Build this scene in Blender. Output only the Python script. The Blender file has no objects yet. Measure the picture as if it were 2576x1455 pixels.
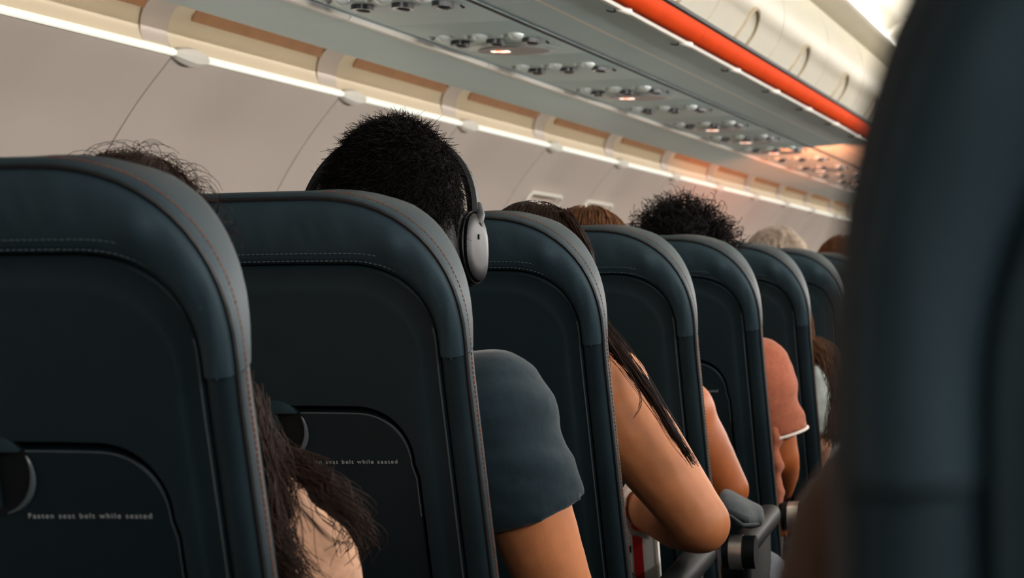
import bpy, bmesh, math, random
import numpy as np
from mathutils import Vector, Matrix, Euler, noise

random.seed(7); rng = np.random.default_rng(7)
S = bpy.context.scene
C = S.collection

# ------------------------------------------------------------------ camera
# world: X to the right across the cabin (0 = aisle centre), Y forward, Z up from the floor
F = 6900.0; PX, PY = 1288.0, 727.5
CAMX, CAMZ = 0.415, 1.0
_d = Vector((2900 - PX, 742 - PY, F)).normalized()
_e = Vector((1900 - PX, 742 + 17.5 - PY, F))
_u = _d.cross(_e).normalized()
if _u.y > 0: _u = -_u
_r = _u.cross(_d)
if _r.x < 0: _r = -_r
def cam_axis(v):            # camera-space vector (x right, y down, z ahead) -> world
    v = Vector(v); return Vector((v.dot(_r), v.dot(_d), v.dot(_u)))
CAM = Vector((CAMX, 0, CAMZ))
cam_data = bpy.data.cameras.new('camera'); cam = bpy.data.objects.new('camera', cam_data); C.objects.link(cam)
cam_data.sensor_width = 36; cam_data.lens = 36 * F / 2576
cam_data.clip_start = 0.05; cam_data.clip_end = 100
ax, ay, az = cam_axis((1, 0, 0)), cam_axis((0, -1, 0)), cam_axis((0, 0, -1))
cam.matrix_world = Matrix(((ax.x, ay.x, az.x, CAM.x), (ax.y, ay.y, az.y, CAM.y), (ax.z, ay.z, az.z, CAM.z), (0, 0, 0, 1)))
cam_data.dof.use_dof = True; cam_data.dof.focus_distance = 3.5; cam_data.dof.aperture_fstop = 13.0
S.camera = cam

def at(x, y, t):            # photo pixel -> world point on the plane Y = t
    v = cam_axis(((x - PX) / F, (y - PY) / F, 1)); return CAM + v * (t / v.y)
def LH(L, H, t):            # L metres left of the camera, H metres above it, t ahead
    return Vector((CAMX - L, t, CAMZ + H))

# ------------------------------------------------------------------ world, exposure, large lights
w = bpy.data.worlds.new('world'); S.world = w; w.use_nodes = True
w.node_tree.nodes['Background'].inputs[0].default_value = (0.55, 0.62, 0.66, 1)
w.node_tree.nodes['Background'].inputs[1].default_value = 0.3
S.view_settings.view_transform = 'Standard'; S.view_settings.look = 'None'
S.view_settings.exposure = 0.14; S.view_settings.gamma = 1.0; S.view_settings.use_curve_mapping = False

def area(name, loc, aim, sx, sy, power, col):
    l = bpy.data.lights.new(name, 'AREA'); l.shape = 'RECTANGLE'; l.size = sx; l.size_y = sy
    l.energy = power; l.color = col
    o = bpy.data.objects.new(name, l); C.objects.link(o); o.location = loc
    dirv = Vector(aim) - Vector(loc)
    z = -dirv.normalized(); y = Vector((0, 1, 0)); y = (y - z * y.dot(z)).normalized(); x = y.cross(z)
    o.matrix_world = Matrix(((x.x, y.x, z.x, loc[0]), (x.y, y.y, z.y, loc[1]), (x.z, y.z, z.z, loc[2]), (0, 0, 0, 1)))
    return o
# (x = across, y = along the cabin)  ceiling cove tubes on both sides of the aisle
area('ceiling_cove_light_left', (-0.60, 10, 1.98), (-0.25, 10, 2.20), 0.03, 24, 75, (1, 0.98, 0.92))
area('ceiling_cove_light_right', (0.54, 10, 2.015), (-0.3, 10, 1.98), 0.03, 24, 75, (1, 0.98, 0.92))
# tubes tucked behind the sidewall ledge
area('sidewall_cove_light', LH(1.845, 0.53, 10), LH(1.80, 0.64, 10), 0.012, 24, 4.2, (1, 0.94, 0.84))
area('sidewall_light_right', (1.40, 10, 1.53), (0.0, 10, 1.38), 0.05, 25, 290, (1, 0.96, 0.92))
# daylight through the windows on the right-hand side
for k in range(9):
    area('window_daylight', (1.72, 1.4 + 1.0 * k, 1.12), (-0.6, 1.4 + 1.0 * k, 0.95), 0.26, 0.36, 14.0, (1.0, 0.93, 0.84))
# added fill, no fixture: stands for orange bounce off sunlit seats onto the bins
ml = area('orange_bounce_fill', (-0.72, 10.6, 1.22), (-0.85, 11.0, 1.7), 0.25, 5.0, 20.0, (1.0, 0.27, 0.11)); ml.data.spread = math.radians(110)

# ------------------------------------------------------------------ materials
def lin(c):
    return tuple(((x / 255) / 12.92 if x / 255 <= 0.04045 else ((x / 255 + 0.055) / 1.055) ** 2.4) for x in c)
MATS = {}
def mat(name, rgb, rough=0.5, spec=0.5, var=0.12, scale=40, bump=0.0, bscale=200, emit=0, ecol=None, metal=0, stretch=None, sheen=0, coat=0, alpha=1, trans=0):
    m = bpy.data.materials.new(name); m.use_nodes = True; nt = m.node_tree; N = nt.nodes
    b = N['Principled BSDF']
    c = lin(rgb)
    tc = N.new('ShaderNodeTexCoord'); src = tc.outputs['Object']
    if stretch:
        mp = N.new('ShaderNodeMapping'); mp.inputs['Scale'].default_value = stretch
        nt.links.new(src, mp.inputs['Vector']); src = mp.outputs['Vector']
    n = N.new('ShaderNodeTexNoise'); n.inputs['Scale'].default_value = scale; n.inputs['Detail'].default_value = 4
    nt.links.new(src, n.inputs['Vector'])
    r = N.new('ShaderNodeValToRGB')
    r.color_ramp.elements[0].color = tuple(x * (1 - var) for x in c) + (1,); r.color_ramp.elements[0].position = 0.3
    r.color_ramp.elements[1].color = tuple(min(1, x * (1 + var)) for x in c) + (1,); r.color_ramp.elements[1].position = 0.7
    nt.links.new(n.outputs['Fac'], r.inputs['Fac']); nt.links.new(r.outputs['Color'], b.inputs['Base Color'])
    b.inputs['Roughness'].default_value = rough; b.inputs['Specular IOR Level'].default_value = spec
    b.inputs['Metallic'].default_value = metal
    if sheen: b.inputs['Sheen Weight'].default_value = sheen; b.inputs['Sheen Roughness'].default_value = 0.5
    if coat: b.inputs['Coat Weight'].default_value = coat; b.inputs['Coat Roughness'].default_value = 0.25
    if alpha < 1: b.inputs['Alpha'].default_value = alpha
    if trans: b.inputs['Transmission Weight'].default_value = trans
    if emit:
        b.inputs['Emission Color'].default_value = lin(ecol or rgb) + (1,); b.inputs['Emission Strength'].default_value = emit
    if bump:
        n2 = N.new('ShaderNodeTexNoise'); n2.inputs['Scale'].default_value = bscale; n2.inputs['Detail'].default_value = 5
        nt.links.new(src, n2.inputs['Vector'])
        bp = N.new('ShaderNodeBump'); bp.inputs['Strength'].default_value = bump; bp.inputs['Distance'].default_value = 0.004
        nt.links.new(n2.outputs['Fac'], bp.inputs['Height']); nt.links.new(bp.outputs['Normal'], b.inputs['Normal'])
    MATS[name] = m
    return m
M_wall = mat('sidewall_plastic', (196, 184, 174), 0.55, 0.35, 0.03, 3)
M_cream = mat('cove_cream', (222, 208, 182), 0.6, 0.3, 0.03, 3)
M_teal = mat('bin_underside_grey', (192, 216, 215), 0.45, 0.4, 0.03, 4)
M_bin = mat('bin_white', (228, 224, 208), 0.35, 0.5, 0.02, 4)
M_rail = mat('rail_white', (235, 232, 222), 0.4, 0.5, 0.02)
M_orange = mat('orange_trim', (208, 62, 2), 0.7, 0.05, 0.06, 6)
M_black = mat('black_seal', (16, 18, 20), 0.6, 0.3)
M_gap = mat('dark_joint_plastic', (70, 66, 66), 0.8, 0.2)  # dark grey for the backing behind panel gaps and small brackets
M_lens = mat('light_lens', (240, 240, 228), 0.4, 0.3, 0.0, emit=0.62, ecol=(238, 240, 226))
M_ceil = mat('ceiling_white', (232, 226, 212), 0.5, 0.3, 0.02, 4)
M_tube = mat('ceiling_tube', (245, 248, 248), 0.4, 0.3, 0.0, emit=1.3, ecol=(240, 250, 250))
M_floor = mat('carpet', (44, 46, 52), 0.95, 0.1, 0.3, 300, 0.5, 600)
M_leather = mat('dark_leather', (35, 49, 56), 0.5, 0.20, 0.12, 18, 0.12, 420)
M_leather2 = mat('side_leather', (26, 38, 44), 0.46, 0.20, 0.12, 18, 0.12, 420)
M_shell = mat('seat_shell_plastic', (19, 31, 36), 0.5, 0.30, 0.08, 30, 0.06, 900)
M_tray = mat('tray_plastic', (14, 25, 30), 0.45, 0.30, 0.08, 30, 0.05, 900)
M_dark = mat('black_plastic', (13, 17, 19), 0.55, 0.15, 0.05)
M_edge = mat('edge_highlight', (70, 80, 84), 0.25, 0.7, 0.05)  # lighter tone that puts edge highlights into the seat-back parts
M_pipe = mat('piping_black', (14, 19, 22), 0.5, 0.4, 0.05)
M_stitch = mat('brown_thread', (128, 74, 42), 0.8, 0.2, 0.2, 300)
M_stitch2 = mat('dark_thread', (62, 76, 82), 0.7, 0.3, 0.2, 300)
M_print = mat('grey_print', (150, 158, 160), 0.6, 0.3, 0.05)
M_chrome = mat('brushed_metal', (200, 192, 186), 0.3, 0.5, 0.1, 60, metal=0.85)
M_knob = mat('gasper_pale', (205, 215, 212), 0.3, 0.6, 0.05)
M_lamp = mat('lamp_dark', (44, 48, 52), 0.25, 0.6, 0.05)
M_sign = mat('sign_lens_dark', (40, 44, 46), 0.3, 0.5, 0.05)
M_signframe = mat('sign_frame', (168, 180, 176), 0.4, 0.5, 0.03)
M_icon = mat('lit_icon', (255, 240, 225), 0.5, 0.2, 0, emit=1.6, ecol=(255, 225, 205))
M_icon2 = mat('lit_icon_red', (255, 120, 60), 0.5, 0.2, 0, emit=1.0, ecol=(255, 130, 70))

for _m in (M_leather, M_leather2, M_shell, M_tray): _m.node_tree.nodes['Principled BSDF'].inputs['Specular Tint'].default_value = (0.68, 0.90, 1.0, 1)
# ------------------------------------------------------------------ mesh helpers
def link(name, verts, faces, m, parent=None, smooth=True, loc=None):
    me = bpy.data.meshes.new(name); me.from_pydata([tuple(v) for v in verts], [], [tuple(f) for f in faces])
    bm = bmesh.new(); bm.from_mesh(me); bmesh.ops.recalc_face_normals(bm, faces=bm.faces); bm.to_mesh(me); bm.free()
    if smooth:
        for p in me.polygons: p.use_smooth = True
        try: me.set_sharp_from_angle(angle=math.radians(42))
        except Exception: pass
    me.materials.append(m)
    o = bpy.data.objects.new(name, me); C.objects.link(o)
    if parent: o.parent = parent
    if loc is not None: o.location = loc
    return o
def tag(o, label=None, cat=None, group=None, kind=None):
    if label: o['label'] = label
    if cat: o['category'] = cat
    if group: o['group'] = group
    if kind: o['kind'] = kind
    return o
def empty(name, loc, label=None, cat=None, group=None, kind=None, rot=None):
    o = bpy.data.objects.new(name, None); C.objects.link(o); o.location = loc; o.empty_display_size = 0.1
    if rot: o.rotation_euler = rot
    return tag(o, label, cat, group, kind)
def copy_tree(o, parent=None):
    c = o.copy(); C.objects.link(c)
    if parent: c.parent = parent
    for ch in list(o.children): copy_tree(ch, c)
    return c
class MB:
    def __init__(s): s.v = []; s.f = []
    def add(s, v, f):
        n = len(s.v); s.v += [tuple(p) for p in v]; s.f += [tuple(i + n for i in q) for q in f]; return s
    def box(s, c, h, R=None, bev=0.0):
        bm = bmesh.new(); bmesh.ops.create_cube(bm, size=1)
        for v in bm.verts: v.co = Vector((v.co.x * h[0] * 2, v.co.y * h[1] * 2, v.co.z * h[2] * 2))
        if bev: bmesh.ops.bevel(bm, geom=bm.edges[:] + bm.verts[:], offset=bev, segments=3, affect='EDGES', profile=0.5)
        bm.verts.ensure_lookup_table()
        vs = [(R @ v.co if R else v.co) + Vector(c) for v in bm.verts]; fs = [[v.index for v in f.verts] for f in bm.faces]
        bm.free(); return s.add(vs, fs)
    def ellipsoid(s, c, r, R=None, nu=20, nv=12):
        vs = []; fs = []
        for i in range(nv + 1):
            a = math.pi * i / nv
            for j in range(nu):
                b = 2 * math.pi * j / nu
                p = Vector((r[0] * math.sin(a) * math.cos(b), r[1] * math.sin(a) * math.sin(b), r[2] * math.cos(a)))
                vs.append((R @ p if R else p) + Vector(c))
        for i in range(nv):
            for j in range(nu): fs.append((i * nu + j, i * nu + (j + 1) % nu, (i + 1) * nu + (j + 1) % nu, (i + 1) * nu + j))
        return s.add(vs, fs)
    def capsule(s, p, rp, q, rq, n=14):
        p, q = Vector(p), Vector(q); d = q - p; L = d.length
        if L < 1e-6: return s.ellipsoid(p, (rp,) * 3)
        z = d / L; x = z.orthogonal().normalized(); y = z.cross(x)
        prof = []
        for i in range(5): a = math.pi / 2 * (1 - i / 5); prof.append((-rp * math.sin(a), rp * math.cos(a)))
        for i in range(5): prof.append((L * i / 4, rp + (rq - rp) * i / 4))
        for i in range(1, 6): a = math.pi / 2 * i / 5; prof.append((L + rq * math.sin(a), rq * math.cos(a)))
        vs = []; fs = []
        for (h, r) in prof:
            r = max(r, 1e-4)
            for j in range(n):
                b = 2 * math.pi * j / n; vs.append(p + z * h + (x * math.cos(b) + y * math.sin(b)) * r)
        m = len(prof)
        for i in range(m - 1):
            for j in range(n): fs.append((i * n + j, i * n + (j + 1) % n, (i + 1) * n + (j + 1) % n, (i + 1) * n + j))
        fs.append(tuple(range(n))); fs.append(tuple((m - 1) * n + j for j in range(n)))
        return s.add(vs, fs)
    def tube(s, pts, r, n=8, closed=False, cap=True):
        pts = [Vector(p) for p in pts]; m = len(pts); vs = []; fs = []
        rr = r if isinstance(r, (list, tuple)) else [r] * m
        prev = None
        for i, p in enumerate(pts):
            if closed: d = pts[(i + 1) % m] - pts[i - 1]
            else: d = pts[min(i + 1, m - 1)] - pts[max(i - 1, 0)]
            d.normalize()
            x = d.orthogonal().normalized() if prev is None else (prev - d * prev.dot(d)).normalized()
            prev = x; y = d.cross(x)
            for j in range(n):
                b = 2 * math.pi * j / n; vs.append(p + (x * math.cos(b) + y * math.sin(b)) * rr[i])
        for i in range(m if closed else m - 1):
            for j in range(n):
                k = (i + 1) % m
                fs.append((i * n + j, i * n + (j + 1) % n, k * n + (j + 1) % n, k * n + j))
        if cap and not closed: fs.append(tuple(range(n))); fs.append(tuple((m - 1) * n + j for j in range(n)))
        return s.add(vs, fs)
    def build(s, name, m, parent=None, smooth=True): return link(name, s.v, s.f, m, parent, smooth)

def sheet(prof, t0, t1, nt=1, th=0.006, bulge=None):
    """closed strip: profile of (L,H) swept from t0 to t1, thickness th behind it"""
    n = len(prof); P = [Vector((a, b)) for a, b in prof]; off = []
    for i in range(n):
        d = (P[min(i + 1, n - 1)] - P[max(i - 1, 0)]).normalized(); off.append(P[i] + Vector((-d.y, d.x)) * th)
    ring = P + off[::-1]; vs = []; fs = []; m = len(ring)
    for k in range(nt + 1):
        t = t0 + (t1 - t0) * k / nt
        for i, p in enumerate(ring):
            ii = i if i < n else 2 * n - 1 - i
            b = bulge(ii / (n - 1), k / nt) if bulge else 0
            vs.append(LH(p.x - b, p.y, t))
    for k in range(nt):
        for i in range(m): fs.append((k * m + i, k * m + (i + 1) % m, (k + 1) * m + (i + 1) % m, (k + 1) * m + i))
    for k in (0, nt):
        for i in range(n - 1): fs.append((k * m + i, k * m + i + 1, k * m + m - 2 - i, k * m + m - 1 - i))
    return vs, fs
def smooth_prof(pts, n=5):
    out = []; P = [Vector(p) for p in pts]
    for i in range(len(P) - 1):
        p0, p1, p2, p3 = P[max(i - 1, 0)], P[i], P[i + 1], P[min(i + 2, len(P) - 1)]
        for k in range(n):
            t = k / n
            out.append(tuple(0.5 * ((2 * p1) + (-p0 + p2) * t + (2 * p0 - 5 * p1 + 4 * p2 - p3) * t * t + (-p0 + 3 * p1 - 3 * p2 + p3) * t ** 3)))
    out.append(tuple(P[-1])); return out
def shared(proto, parent, dy, name=None):
    c = proto.copy(); C.objects.link(c); c.parent = parent; c.location = (proto.location.x, proto.location.y + dy, proto.location.z); return c

M_cove_shade = mat('cove_shade_strip', (182, 136, 100), 0.7, 0.2, 0.08, 8)  # tan colour stands in for the warm shade high in the cove
# ------------------------------------------------------------------ setting
T0, T1 = -2.5, 23.0
TJ, DJ = 5.07, 1.135            # sidewall panel joints
W_IN = smooth_prof([(1.855, 0.503), (1.93, 0.415), (1.995, 0.32), (2.06, 0.2), (2.12, 0.05), (2.18, -0.15), (2.2, -0.45), (2.12, -0.8), (2.0, -1.0)], 3)
wall_left = link('wall_left', *sheet([(a + 0.03, b) for a, b in W_IN], T0, T1, 1, 0.02), M_gap); tag(wall_left, kind='structure')
kk = range(math.ceil((T0 - TJ) / DJ), int((T1 - TJ) / DJ))
def wall_bulge(s, k):
    e = min(1, s * 6)
    return e * (0.012 * math.cos(2 * math.pi * k) - 0.012 + 0.005 * math.sin(4 * math.pi * k))
p = None
for k in kk:
    if p is None:
        vs, fs = sheet(W_IN, TJ + 0.004, TJ + DJ - 0.004, 28, 0.012, wall_bulge)
        p = link('wall_panel', vs, fs, M_wall, wall_left); p.location.y = k * DJ; k0 = k
    else: shared(p, wall_left, (k - k0) * DJ)
# cove above the sidewall ledge
COVE = smooth_prof([(1.868, 0.512), (1.878, 0.55), (1.862, 0.60), (1.80, 0.642), (1.73, 0.632), (1.69, 0.595), (1.68, 0.56)], 4)
trim_1 = link('trim_1', *sheet([(a + 0.012, b + 0.02) for a, b in COVE], T0, T1, 1, 0.01), M_gap); tag(trim_1, kind='structure')
LEDGE = [(1.868, 0.510), (1.862, 0.5145), (1.850, 0.5145), (1.843, 0.508), (1.846, 0.502), (1.853, 0.500)]
UNDER = [(1.68, 0.557), (1.655, 0.557), (1.60, 0.561), (1.512, 0.567)]
def spindle(t0, t1, L, H):
    vs = []; fs = []; n = 10; m = 8
    for i in range(n + 1):
        u = i / n; r = 0.020 * (1 - abs(2 * u - 1) ** 1.5) ** 0.7 + 0.003
        for j in range(m):
            b = 2 * math.pi * j / m; vs.append(LH(L + r * 0.9 * math.cos(b), H + r * 0.85 * math.sin(b), t0 + (t1 - t0) * u))
    for i in range(n):
        for j in range(m): fs.append((i * m + j, i * m + (j + 1) % m, (i + 1) * m + (j + 1) % m, (i + 1) * m + j))
    return vs, fs
protos = None
for k in kk:
    if protos is None:
        a, b = TJ, TJ + DJ
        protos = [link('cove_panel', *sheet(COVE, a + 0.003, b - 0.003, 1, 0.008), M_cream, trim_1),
                  link('cove_end_shade', *sheet([(x - 0.0095, y - 0.008) for x, y in COVE[2:]], b - 0.15, b - 0.003, 1, 0.003), M_wall, trim_1),  # added grey sheet, stands for the unlit cove end by each joint
                  link('cove_shade_strip', *sheet([(1.8605, 0.581), (1.853, 0.598), (1.838, 0.613), (1.81, 0.626)], a + 0.12, b - 0.15, 1, 0.003), M_cove_shade, trim_1),  # added strip, shade of the cove top put into its colour
                  link('light_lens', *sheet(LEDGE, a + 0.19, b - 0.01, 1, 0.004), M_lens, trim_1),
                  link('joint_cover', *spindle(a - 0.02, a + 0.20, 1.853, 0.506), M_rail, trim_1),
                  link('underside_panel', *sheet(UNDER, a + 0.0015, b - 0.0015, 1, 0.01), M_teal, trim_1),
                  link('rail', *sheet([(1.513, 0.566), (1.509, 0.560), (1.500, 0.560), (1.496, 0.566)], a + 0.004, b - 0.004, 1, 0.004), M_rail, trim_1)]
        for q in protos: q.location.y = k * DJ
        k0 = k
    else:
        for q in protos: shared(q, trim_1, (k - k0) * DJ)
# floor, ceiling, bulkheads, the right-hand shell
floor = link('floor', [(-1.9, T0, 0), (1.9, T0, 0), (1.9, T1, 0), (-1.9, T1, 0), (-1.9, T0, -0.05), (1.9, T0, -0.05), (1.9, T1, -0.05), (-1.9, T1, -0.05)],
             [(0, 1, 2, 3), (4, 7, 6, 5), (0, 4, 5, 1), (1, 5, 6, 2), (2, 6, 7, 3), (3, 7, 4, 0)], M_floor, smooth=False); tag(floor, kind='structure')
CEIL_H = smooth_prof([(1.10, 0.99), (1.04, 1.055), (0.93, 1.115), (0.75, 1.155), (0.55, 1.17), (0.415, 1.172)], 4)
ceil_full = CEIL_H + [(0.83 - a, b) for a, b in CEIL_H[::-1][1:]]
ceiling = link('ceiling', *sheet([(a, b + 0.012) for a, b in ceil_full[::-1]], T0, T1, 1, 0.02), M_gap); tag(ceiling, kind='structure')
p = None
for k in range(-2, 12):
    if p is None: p = link('ceiling_panel', *sheet(ceil_full[::-1], 7.07 + 0.004, 7.07 + 2.0 - 0.004, 1, -0.008), M_ceil, ceiling); p.location.y = k * 2.0; k0 = k
    else: shared(p, ceiling, (k - k0) * 2.0)
VAL = smooth_prof([(1.025, 0.937), (0.99, 0.940), (0.945, 0.952), (0.935, 0.966)], 4)
trim_2 = link('trim_2', *sheet(VAL, T0, T1, 1, -0.008), M_ceil); tag(trim_2, kind='structure')
trim_3 = link('trim_3', *sheet([(0.83 - a, b) for a, b in VAL], T0, T1, 1, 0.008), M_ceil); tag(trim_3, kind='structure')
p = None
for k in range(-9, 15):
    vs = []
    if p is None:
        mb = MB(); mb.tube([LH(1.0, 1.026, 7.07 + 0.06), LH(1.0, 1.026, 7.07 + 0.94)], 0.014, 10)
        p = mb.build('ceiling_tube', M_tube, trim_2); p.location.y = k; k0 = k
    else: shared(p, trim_2, k - k0)
RSH = [(2.0, -1.0), (2.12, -0.8), (2.2, -0.45), (2.18, -0.15), (2.12, 0.05), (2.06, 0.2), (1.93, 0.415), (1.855, 0.51), (1.8, 0.62), (1.68, 0.557), (1.5, 0.567), (1.0, 0.583), (0.955, 0.62), (0.915, 0.73), (0.96, 0.87), (1.02, 0.93)]
wall_right = link('wall_right', *sheet([(0.83 - a, b) for a, b in RSH], T0, T1, 1, 0.02), M_wall); tag(wall_right, kind='structure')
sec = [(-1.86, 0), (1.86, 0), (1.86, 1.5), (1.45, 2.2), (-1.45, 2.2), (-1.86, 1.5)]
for nm, t in (('wall_front', T1), ('wall_rear', T0 - 0.04)):
    o = link(nm, [(x, t, z) for x, z in sec] + [(x, t + 0.04, z) for x, z in sec], [tuple(range(6)), tuple(range(11, 5, -1))] + [(i, (i + 1) % 6, 6 + (i + 1) % 6, 6 + i) for i in range(6)], M_wall, smooth=False)
    tag(o, kind='structure')

# windows in the left sidewall (low, behind the seats) and the two overwing exits
def wall_L(H):
    for (a, b), (c, d) in zip(W_IN[:-1], W_IN[1:]):
        if d <= H <= b: return a + (c - a) * (b - H) / (b - d)
    return 2.1
def rr_loop(hw, hh, r, n=6):
    out = []
    for cx, cz, a0 in ((hw - r, hh - r, 0), (-hw + r, hh - r, 90), (-hw + r, -hh + r, 180), (hw - r, -hh + r, 270)):
        for i in range(n + 1):
            a = math.radians(a0 + 90 * i / n); out.append((cx + r * math.cos(a), cz + r * math.sin(a)))
    return out
M_pane = mat('window_shade', (214, 210, 200), 0.6, 0.3, 0.03, 5, emit=4.0, ecol=(255, 246, 230))
def wall_frame(name, t, Hc, hw, hh, r, rad, m, parent=None, push=0.004):
    pts = [LH(wall_L(Hc + z) - push, Hc + z, t + y) for y, z in rr_loop(hw, hh, r)]
    return MB().tube(pts, rad, 8, closed=True).build(name, m, parent)
nwin = 0
for k in range(1, 9):
    for q in (0.28, 0.85):
        t = TJ + DJ * (k - 4) + DJ * q
        if 8.3 < t < 10.4: continue
        nwin += 1
        Hc = 0.0
        pts = rr_loop(0.115, 0.165, 0.08); vs = [LH(wall_L(Hc + z) - 0.004, Hc + z, t + y) for y, z in pts]; vs2 = [v + Vector((-0.008, 0, 0)) for v in vs]
        n = len(vs)
        o = link('window_%d' % nwin, vs + vs2, [tuple(range(n)), tuple(range(2 * n - 1, n - 1, -1))] + [(i, (i + 1) % n, n + (i + 1) % n, n + i) for i in range(n)], M_pane, smooth=False)
        tag(o, kind='structure'); wall_frame('window_frame', t, Hc, 0.125, 0.175, 0.085, 0.010, M_rail, o)
for k in range(9):              # right-hand windows
    t = 1.4 + k; nwin += 1; Hc = 0.08
    pts = rr_loop(0.13, 0.18, 0.09); vs = [Vector((-(CAMX - wall_L(Hc + z)) - 0.010, t + y, CAMZ + Hc + z)) for y, z in pts]; vs2 = [v + Vector((0.02, 0, 0)) for v in vs]; n = len(vs)
    o = link('window_%d' % nwin, vs + vs2, [tuple(range(n)), tuple(range(2 * n - 1, n - 1, -1))] + [(i, (i + 1) % n, n + (i + 1) % n, n + i) for i in range(n)], M_pane, smooth=False); tag(o, kind='structure')
    MB().tube([v - Vector((0.004, 0, 0)) for v in vs], 0.012, 8, closed=True).build('window_frame', M_rail, o)
for i, t in enumerate((8.93, 9.83)):
    o = wall_frame('door_%d' % (i + 1), t, 0.214, 0.245, 0.155, 0.03, 0.007, M_rail, None, 0.004); tag(o, kind='structure')
    wall_frame('handle_cover', t, 0.194, 0.215, 0.145, 0.03, 0.006, M_rail, o, 0.006)

# ------------------------------------------------------------------ overhead bins, left-hand side
DOOR = smooth_prof([(0.962, 0.628), (0.938, 0.66), (0.918, 0.71), (0.915, 0.76), (0.928, 0.82), (0.962, 0.88), (1.022, 0.932)], 4)
LIP = smooth_prof([(1.002, 0.584), (0.985, 0.584), (0.968, 0.597), (0.958, 0.618)], 5)
BUND = [(1.215, 0.5705), (1.125, 0.5765)]; BUND2 = [(1.118, 0.577), (1.012, 0.583)]
BT0 = 7.07
bproto = None
ORD = ['first', 'second', 'third', 'fourth', 'fifth', 'sixth', 'seventh', 'eighth', 'ninth', 'tenth', 'eleventh', 'twelfth']
def bin_proto():
    e = empty('overhead_bin', (CAMX - 1.0, BT0 + 0.5, CAMZ + 0.58))
    off = -Vector(e.location)
    def part(name, vs, fs, m, par=None):
        o = link(name, [Vector(v) + off for v in vs], fs, m, par or e); return o
    d = part('door', *sheet(DOOR, BT0 + 0.004, BT0 + 0.996, 1, -0.012), M_bin)
    part('orange_lip', *sheet(LIP, BT0 + 0.0015, BT0 + 0.9985, 1, -0.010), M_orange)
    part('seal', *sheet([(0.966, 0.612), (0.953, 0.619), (0.953, 0.627), (0.968, 0.630)], BT0, BT0 + 1.0, 1, -0.006), M_black)
    part('underside', *sheet(BUND, BT0 + 0.001, BT0 + 0.999, 1, -0.008), M_teal)
    part('inner_underside', *sheet(BUND2, BT0 + 0.001, BT0 + 0.999, 1, -0.008), M_teal)
    part('seam_strip', *sheet([(1.126, 0.5765), (1.117, 0.577)], BT0, BT0 + 1.0, 1, -0.004), M_rail)
    part('edge_rail', *sheet([(1.014, 0.583), (1.012, 0.5775), (1.003, 0.5775), (1.000, 0.584)], BT0, BT0 + 1.0, 1, -0.006), M_rail)
    # body behind the door
    part('body', *sheet([(1.022, 0.936), (1.25, 0.93), (1.45, 0.85), (1.5, 0.60)], BT0 + 0.002, BT0 + 0.998, 1, -0.01), M_bin)
    # latch: D-shaped recess outline at the bottom of the door
    def dl(H):
        for (a, b), (c, d_) in zip(DOOR[:-1], DOOR[1:]):
            if b <= H <= d_: return a + (c - a) * (H - b) / (d_ - b)
        return 0.96
    pts = [LH(dl(0.630 + 0.075 * math.sin(a)) - 0.003, 0.630 + 0.075 * math.sin(a) ** 0.9, BT0 + 0.5 - 0.095 * math.cos(a)) for a in [math.pi * i / 16 for i in range(17)]]
    mb = MB(); mb.tube(pts, 0.006, 6); l = part('latch', mb.v, mb.f, M_latch, d)
    pts2 = [p for p in pts]; cen = LH(0.966, 0.632, BT0 + 0.5)
    vs = [p + Vector((-0.001, 0, 0)) for p in pts2] + [p + Vector((-0.006, 0, 0)) for p in pts2]; n = len(pts2)
    return e
M_latch = mat('latch_tan', (196, 180, 156), 0.4, 0.5, 0.05)
for k in range(-7, 12):
    if bproto is None: bproto = b = bin_proto(); k0 = k; b0y = bproto.location.y; b.location.y = b0y + k
    else: b = copy_tree(bproto); b.location.y = b0y + k
    vis = k + 2
    lab = ('white curved overhead bin with orange lip, %s from the top of the picture' % ORD[vis]) if 0 <= vis < 7 else 'white overhead bin with orange lip, outside the visible stretch of the left run'
    tag(b, lab, 'overhead bin', 'overhead bins above the left seats')
# row markers under the bin rail
mproto = None
for k in range(-4, 12):
    t = 6.75 + 0.735 * k + 0.02
    if mproto is None:
        mproto = e = empty('row_marker', LH(1.005, 0.575, t), None, None)
        MB().capsule((-0.006, -0.015, 0.006), 0.006, (0.006, 0.03, 0.004), 0.008).build('cover', M_rail, e)
        MB().tube([(-0.010, -0.03, 0.005), (-0.014, 0.0, 0.001), (-0.025, 0.012, 0.002), (-0.034, 0.012, 0.005)], 0.0018, 6).build('bracket', M_gap, e)
    else: e = copy_tree(mproto); e.location = LH(1.005, 0.575, t)
    tag(e, ('small white row marker bracket on the rail under the orange lip, %s from the left' % ORD[k]) if 0 <= k < 8 else 'small white row marker bracket outside the visible stretch of bin rail', 'row marker', 'row markers along the bin rail')

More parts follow.
